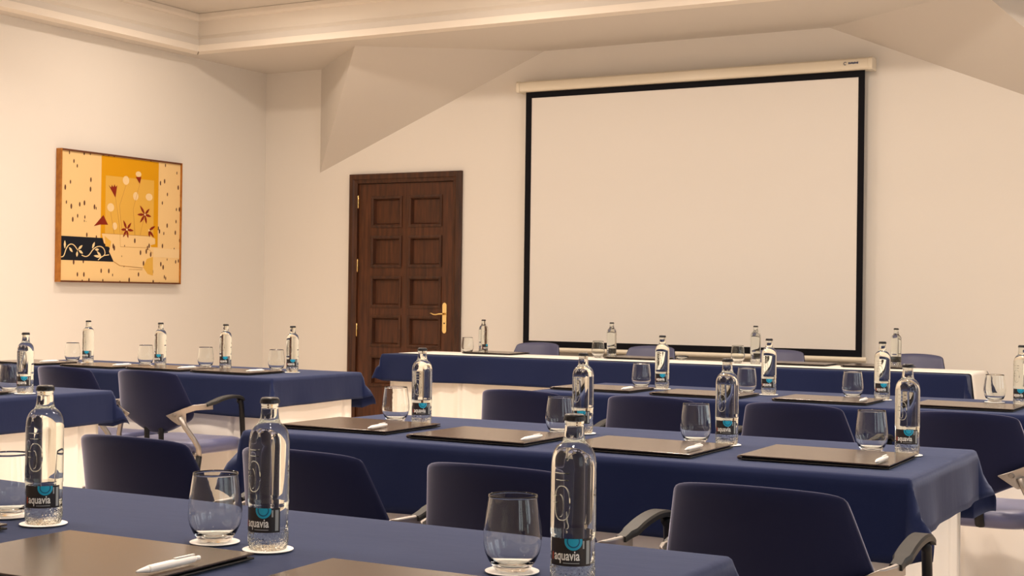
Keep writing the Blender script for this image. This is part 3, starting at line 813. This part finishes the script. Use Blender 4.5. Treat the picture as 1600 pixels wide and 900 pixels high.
n4 = ['leftmost', 'second from left', 'third from left', 'rightmost']
SETS = {
    'front': dict(where='on the nearest table', B=[(-1.995, 1.845, -.10), (-1.493, 1.862, -.42), (-.938, 1.878, -.14)], G=[(-2.118, 1.872), (-1.612, 1.868), (-1.062, 1.918)],
                  F=[(-2.196, 1.605, -.02), (-1.645, 1.610, .03), (-1.115, 1.645, .03)], P=[(-1.468, 1.60, PI / 2)], nm=['leftmost', 'middle', 'rightmost'], pn=['middle']),
    'mid': dict(where='on the middle table', B=[(-2.531, 3.943, -.05), (-1.962, 3.985, -.3), (-1.465, 3.925, -.10), (-.954, 3.965, -.05)], G=[(-2.641, 3.955), (-1.996, 3.898), (-1.550, 3.897), (-1.056, 3.978)],
                F=[(-2.625, 3.735, .02), (-2.115, 3.690, -.01), (-1.615, 3.69, .0), (-1.108, 3.748, .02)], P=[(-2.487, 3.625, 1.73), (-1.935, 3.60, 1.6), (-1.447, 3.625, 1.6), (-.940, 3.64, 1.6)], nm=n4, pn=n4),
    'back': dict(where='on the right rear table', B=[(-2.628, 6.175, -.1), (-2.087, 6.115, -.1), (-1.583, 6.125, .05), (-1.010, 6.128, -.3)], G=[(-2.722, 6.148), (-2.182, 6.09), (-1.709, 6.118), (-1.148, 6.30)],
                 F=[(-2.82, 5.945, 0), (-2.30, 5.888, .0), (-1.745, 5.895, 0), (-1.18, 5.925, 0)], P=[(-2.65, 5.83, 1.6), (-2.13, 5.78, 1.55), (-1.575, 5.80, 1.6)], nm=n4, pn=n4[:3]),
    'leftback': dict(where='on the left table by the door', B=[(-6.282, 6.132, -.45), (-5.675, 6.09, -.5), (-5.232, 6.13, -.2), (-4.762, 6.125, -.1)], G=[(-6.375, 6.10), (-5.838, 6.145), (-5.405, 6.165), (-4.908, 6.172)],
                     F=[(-6.46, 5.895, 0), (-5.90, 5.895, 0), (-5.44, 5.93, 0), (-4.97, 5.925, 0)], P=[(-6.30, 5.85, 1.5), (-5.725, 5.84, 1.5), (-5.27, 5.86, 1.5), (-4.80, 5.86, 1.5)], nm=n4, pn=n4),
    'leftfront': dict(where='on the table cut off at left', B=[(-4.583, 4.130, -.3)], G=[(-4.690, 4.145)], F=[(-4.80, 3.915, 0)], P=[], nm=['single'], pn=[]),
    'head': dict(where='on the head table', B=[(-5.222, 8.955, .8), (-4.195, 8.96, 2.4), (-3.125, 8.885, 2.3), (-2.262, 9.085, 2.6)], G=[(-5.362, 8.965), (-4.31, 8.985), (-3.248, 8.89)],
                 F=[(-5.16, 9.04, 0), (-4.02, 9.04, .0), (-2.86, 9.03, .0), (-2.36, 9.04, 0)], P=[], nm=n4, pn=[]),
}
for key, S in SETS.items():
    wh = S['where']; nm = S['nm']; cst = key != 'head'
    for i, (x, y, o) in enumerate(S['B']):
        bottle(x, y, 'clear glass water bottle %s, %s' % (wh, nm[i]), o, ('white paper coaster under the bottle %s, %s' % (wh, nm[i])) if cst else None)
    for i, (x, y) in enumerate(S['G']):
        tumbler(x, y, 'clear stemless tumbler %s, %s' % (wh, nm[i]), ('white paper coaster under the tumbler %s, %s' % (wh, nm[i])) if cst else None)
    for i, (x, y, rz) in enumerate(S['F']):
        folder(x, y, rz, 'dark brown leather folder lying %s, %s' % (wh, nm[i]), .395, .30 if key in ('head', 'back', 'leftback') else .325)
    for i, (x, y, a) in enumerate(S['P']):
        pen(x, y, a, 'white ballpoint pen on the folder %s, %s' % (wh, S['pn'][i]))
# small clear dish on the head table
di = tag(empty('glass_dish', (-4.02 + .30, 9.08, TOP + .0062)), 'small clear glass dish on the head table before the screen', 'dish')
di_b = MB().lathe([(0, 0), (.026, 0), (.034, .006), (.044, .020), (.047, .028), (.044, .028), (.040, .020), (.030, .009), (0, .006)], 28).build('dish_bowl', 'glass', di, smooth=True)
